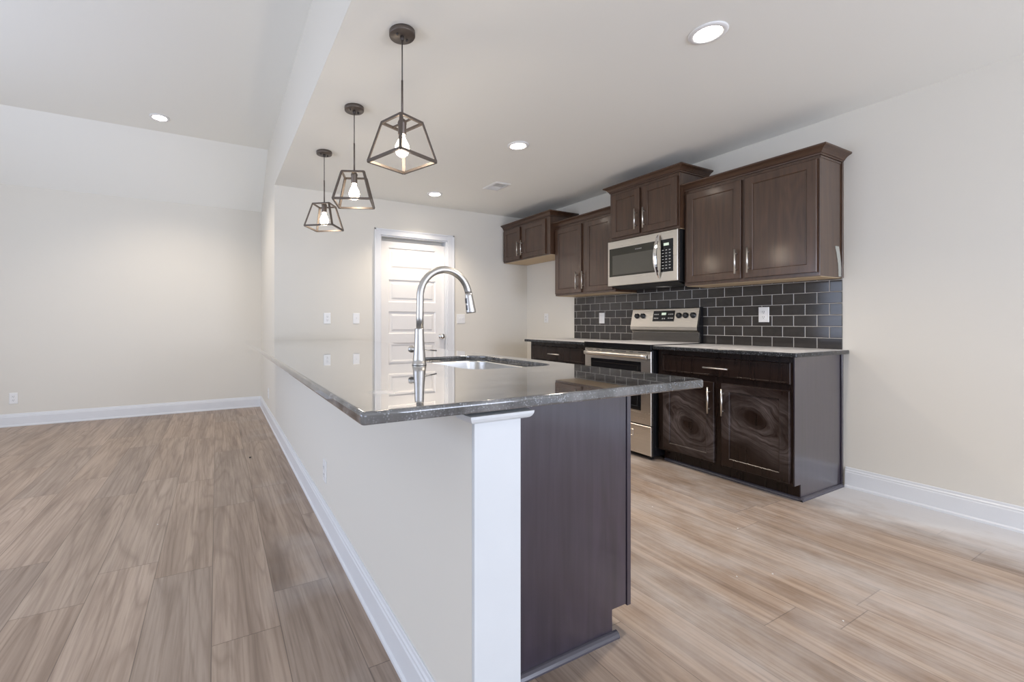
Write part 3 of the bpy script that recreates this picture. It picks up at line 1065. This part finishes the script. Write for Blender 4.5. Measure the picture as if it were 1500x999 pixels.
# ------------------------------------------------------------------ pendants
PX = [(.794, 1.949, 20.0), (.795, 2.775, -24.0), (.783, 3.608, -36.0)]
PL = ['black open cage pendant lamp, nearest and largest of the three over the island',
      'black open cage pendant lamp, middle one of the three over the island',
      'black open cage pendant lamp, farthest from the viewer of the three over the island']
for (px, py, ang), lab in zip(PX, PL):
    t = thing('pendant_lamp', lab, 'lamp', (px, py, 1.868), 'pendant lamps over the island')
    b = B()
    b.lathe((px, py, ZK - .0005), [(.0625, 0), (.0625, -.018), (.0605, -.022), (.001, -.022)], n=36)
    ca = obj('ceiling_canopy', b, 'bronze', t)
    b = B()
    b.lathe((px, py, ZK - .0226), [(.0095, 0), (.0095, -.012), (.007, -.020), (.001, -.020)], n=14)
    for sx, sy in ((.03, .012), (-.03, -.012)):
        b.lathe((px + sx, py + sy, ZK - .0226), [(.0055, 0), (.0055, -.006), (.003, -.009), (.001, -.009)], n=10)
    obj('canopy_screws', b, 'cord', ca)
    b = B()
    b.cyl((px, py, 2.262), (px, py, ZK - .042), .0030, n=10)
    obj('cord', b, 'cord', t)
    b = B()
    b.cyl((px, py, 2.075), (px, py, 2.262), .0055, .0050, n=12)
    obj('stem', b, 'bronze', t)
    zt_, zb_ = 2.057, 1.872
    th = math.radians(ang)
    ct, cb = [], []
    for k in range(4):
        a = th + PI / 4 + k * PI / 2
        ct.append(Vector((px + .0985 * math.cos(a), py + .0985 * math.sin(a), zt_)))
        cb.append(Vector((px + .1645 * math.cos(a), py + .1645 * math.sin(a), zb_)))
    b = B()
    for k in range(4):
        j = (k + 1) % 4
        out = ((ct[k] + ct[j]) / 2 - Vector((px, py, zt_))).normalized()
        b.beam(ct[k], ct[j], .011, .011)
        b.beam(cb[k], cb[j], .012, .012)
        b.beam(cb[k], ct[k], .009, .016, side=(math.cos(th + PI / 4 + k * PI / 2 + PI / 2), math.sin(th + PI / 4 + k * PI / 2 + PI / 2), 0))
    m0 = (ct[0] + ct[1]) / 2
    m1 = (ct[2] + ct[3]) / 2
    b.beam(m0, m1, .010, .006)
    obj('cage', b, 'bronze', t)
    b = B()
    b.lathe((px, py, 2.000), [(.0185, 0), (.0200, .002), (.0200, .050), (.0215, .052), (.0215, .060), (.017, .070), (.008, .077), (.0056, .078)], n=20)
    obj('socket', b, 'bronze', t)
    b = B()
    b.lathe((px, py, 1.898), [(.001, -.004), (.014, -.0015), (.025, .007), (.0325, .021), (.0345, .034), (.0320, .050), (.024, .068), (.0160, .083), (.0138, .096), (.0132, .104)], n=24)
    obj('bulb', b, 'bulb', t, label='glowing clear bulb')
    ld = bpy.data.lights.new('pendant_glow', 'POINT')
    ld.energy = 1.6
    ld.color = WARM
    ld.shadow_soft_size = .03
    lo_ = bpy.data.objects.new('pendant_glow', ld)
    C.objects.link(lo_)
    lo_.parent = t
    lo_.location = (0, 0, -.012)

# ------------------------------------------------------------------ recessed ceiling lights
CANS = [(2.108, 1.275, ZK, 'round recessed ceiling light nearest the viewer over the kitchen floor'),
        (2.115, 2.773, ZK, 'round recessed ceiling light above the range, middle of the kitchen row'),
        (2.105, 4.230, ZK, 'round recessed ceiling light nearest the white door'),
        (-.487, 4.959, ZL, 'round recessed light alone in the vaulted living room ceiling')]
for (x, y, z, lab) in CANS:
    t = thing('recessed_light', lab, 'ceiling light', (x, y, z - .012), 'recessed ceiling lights')
    b = B()
    b.lathe((x, y, z - .0004), [(.085, 0), (.085, -.003), (.080, -.0065), (.066, -.009), (.060, -.0065), (.058, -.0005)], n=40)
    obj('trim_ring', b, 'plate', t)
    b = B()
    b.lathe((x, y, z - .0050), [(.0585, .0006), (.0585, -.0006), (.040, -.003), (.001, -.0035)], n=32)
    obj('lens', b, 'lens', t, label='glowing white lens')
    ld = bpy.data.lights.new('recessed_glow', 'SPOT')
    ld.spot_size = math.radians(128)
    ld.spot_blend = 0.75
    ld.shadow_soft_size = .05
    ld.energy = CAN_W
    ld.color = WARM
    lo_ = bpy.data.objects.new('recessed_glow', ld)
    C.objects.link(lo_)
    lo_.parent = t
    lo_.location = (0, 0, -.050)

# ceiling register
VX0, VX1, VY0, VY1 = 2.458, 2.640, 3.575, 3.822
vt = thing('ceiling_vent', 'white louvred air vent in the kitchen ceiling', 'vent', ((VX0 + VX1) / 2, (VY0 + VY1) / 2, ZK - .012))
b = B()
zc = ZK - .0005
loops = []
for i, dz in ((0, 0), (.003, -.006), (.026, -.010), (.028, -.0015)):
    loops.append([(VX0 + i, VY0 + i, zc + dz), (VX1 - i, VY0 + i, zc + dz), (VX1 - i, VY1 - i, zc + dz), (VX0 + i, VY1 - i, zc + dz)])
b.loft(loops, cap0=False, cap1=True)
obj('frame', b, 'ventm', vt)
for half in (0, 1):
    b = B()
    yc = (VY0 + VY1) / 2
    for k in range(7):
        if half == 0:
            yk = VY0 + .036 + k * .0125
        else:
            yk = yc + .010 + k * .0125
        dy = .007 if half else -.007
        b.prism([(yk, zc - .0022), (yk + .0015, zc - .0022), (yk + .0015 + dy, zc - .0105), (yk + dy, zc - .0105)], 'x', VX0 + .030, VX1 - .030)
    obj('louvre_bank', b, 'ventm', vt)

# ------------------------------------------------------------------ wall plates


def plate(kind, label, c, facing, gang=1, style='duplex'):
    """a cover plate flat on a wall; facing 'y' looks to -Y, 'x' looks to -X"""
    c = Vector(c)

    def T(u, w_, z):
        return (c.x + u, c.y - w_, c.z + z) if facing == 'y' else (c.x - w_, c.y + u, c.z + z)

    def block(b, u0, u1, w0, w1, z0, z1, e=.0):
        rings = [(0, w0), (0, w1 - e), (e, w1)] if e else [(0, w0), (0, w1)]
        b.loft([[T(u0 + i, w_, z0 + i), T(u1 - i, w_, z0 + i), T(u1 - i, w_, z1 - i), T(u0 + i, w_, z1 - i)] for i, w_ in rings])
    t = thing(kind, label, 'outlet' if kind == 'wall_outlet' else 'switch', c, 'wall plates')
    W = .036 + .023 * (gang - 1)
    b = B()
    block(b, -W, W, .0004, .0055, -.058, .058, .003)
    obj('cover_plate', b, 'plate', t)
    for g in range(gang):
        u = (g - (gang - 1) / 2) * .046
        if style == 'duplex':
            for s in (-1, 1):
                b = B()
                block(b, u - .016, u + .016, .0057, .0078, s * .0195 - .014, s * .0195 + .014, .0015)
                r = obj('receptacle', b, 'plate', t)
                b = B()
                for q_ in (-.006, .006):
                    block(b, u + q_ - .0011, u + q_ + .0011, .0079, .0083, s * .0195 - .002, s * .0195 + .007)
                block(b, u - .002, u + .002, .0079, .0083, s * .0195 - .010, s * .0195 - .006)
                obj('slots', b, 'slot', r)
        elif style == 'toggle':
            b = B()
            block(b, u - .005, u + .005, .0057, .0068, -.012, .012, .0005)
            block(b, u - .0035, u + .0035, .0069, .017, .000, .009, .001)
            obj('toggle', b, 'plate', t)
        else:
            b = B()
            block(b, u - .017, u + .017, .0057, .0085, -.034, .034, .0015)
            obj('rocker', b, 'plate', t)
    return t


plate('wall_outlet', 'white duplex outlet on the back wall, left of the pair above the island', (1.052, YB, 1.143), 'y')
plate('light_switch', 'white switch plate on the back wall, between the outlet and the door', (1.371, YB, 1.144), 'y', 1, 'toggle')
plate('light_switch', 'white double switch plate on the back wall right of the door', (2.700, YB, 1.145), 'y', 2, 'toggle')
plate('wall_outlet', 'white outlet on the bare right wall of the fridge space', (XR, 4.315, 1.155), 'x')
plate('light_switch', 'white rocker plate on the backsplash left of the range', (XR - .0085, 3.405, 1.146), 'x', 1, 'rocker')
plate('wall_outlet', 'white outlet on the backsplash right of the range', (XR - .0085, 1.826, 1.157), 'x', 1, 'duplex')
plate('wall_outlet', 'white outlet low on the near part of the island half wall', (XW, 2.372, .296), 'x')
plate('wall_outlet', 'white outlet low on the far end of the dividing wall by the corner', (XW, 5.25, .300), 'x')
plate('wall_outlet', 'white outlet low on the living room wall at the left edge', (-1.906, YL, .297), 'y')

# ------------------------------------------------------------------ crumbs left by the builders


def crumb(r, seed):
    rnd = random.Random(seed)
    b = B()
    n, m = 7, 4
    loops = []
    for k in range(m + 1):
        a = PI * k / m
        loops.append([(r * max(math.sin(a), .02) * math.cos(2 * PI * i / n) * rnd.uniform(.7, 1.2),
                       r * max(math.sin(a), .02) * math.sin(2 * PI * i / n) * rnd.uniform(.7, 1.2),
                       r * .5 - r * .5 * math.cos(a)) for i in range(n)])
    b.loft(loops)
    return b


cr = obj('plaster_crumb', crumb(.0034, 1), 'chip', None, (0, 0, .0004), label='tiny white plaster crumb lying on the wood plank floor',
         category='debris', group='plaster crumbs on the floor')
spots = [(-.285, 2.80), (-.36, 1.29), (1.99, 1.08), (2.15, 1.02), (2.04, .74), (2.46, 1.33), (2.30, 1.72), (2.10, 2.05)]
for i, (x, y) in enumerate(spots):
    c_ = cr if i == 0 else cr.copy()
    if i:
        C.objects.link(c_)
    c_.location = (x, y, .0004)
    c_.rotation_euler = (0, 0, i * 1.1)
b = B()
b.lathe((.24, 3.84, .0012), [(.001, 0), (.007, .001), (.009, .005), (.007, .008), (.001, .008)], n=10)
obj('dropped_screw', b, 'screwm', None, (.24, 3.84, .0012), label='small dark screw head lying on the floor near the far island baseboard', category='debris')
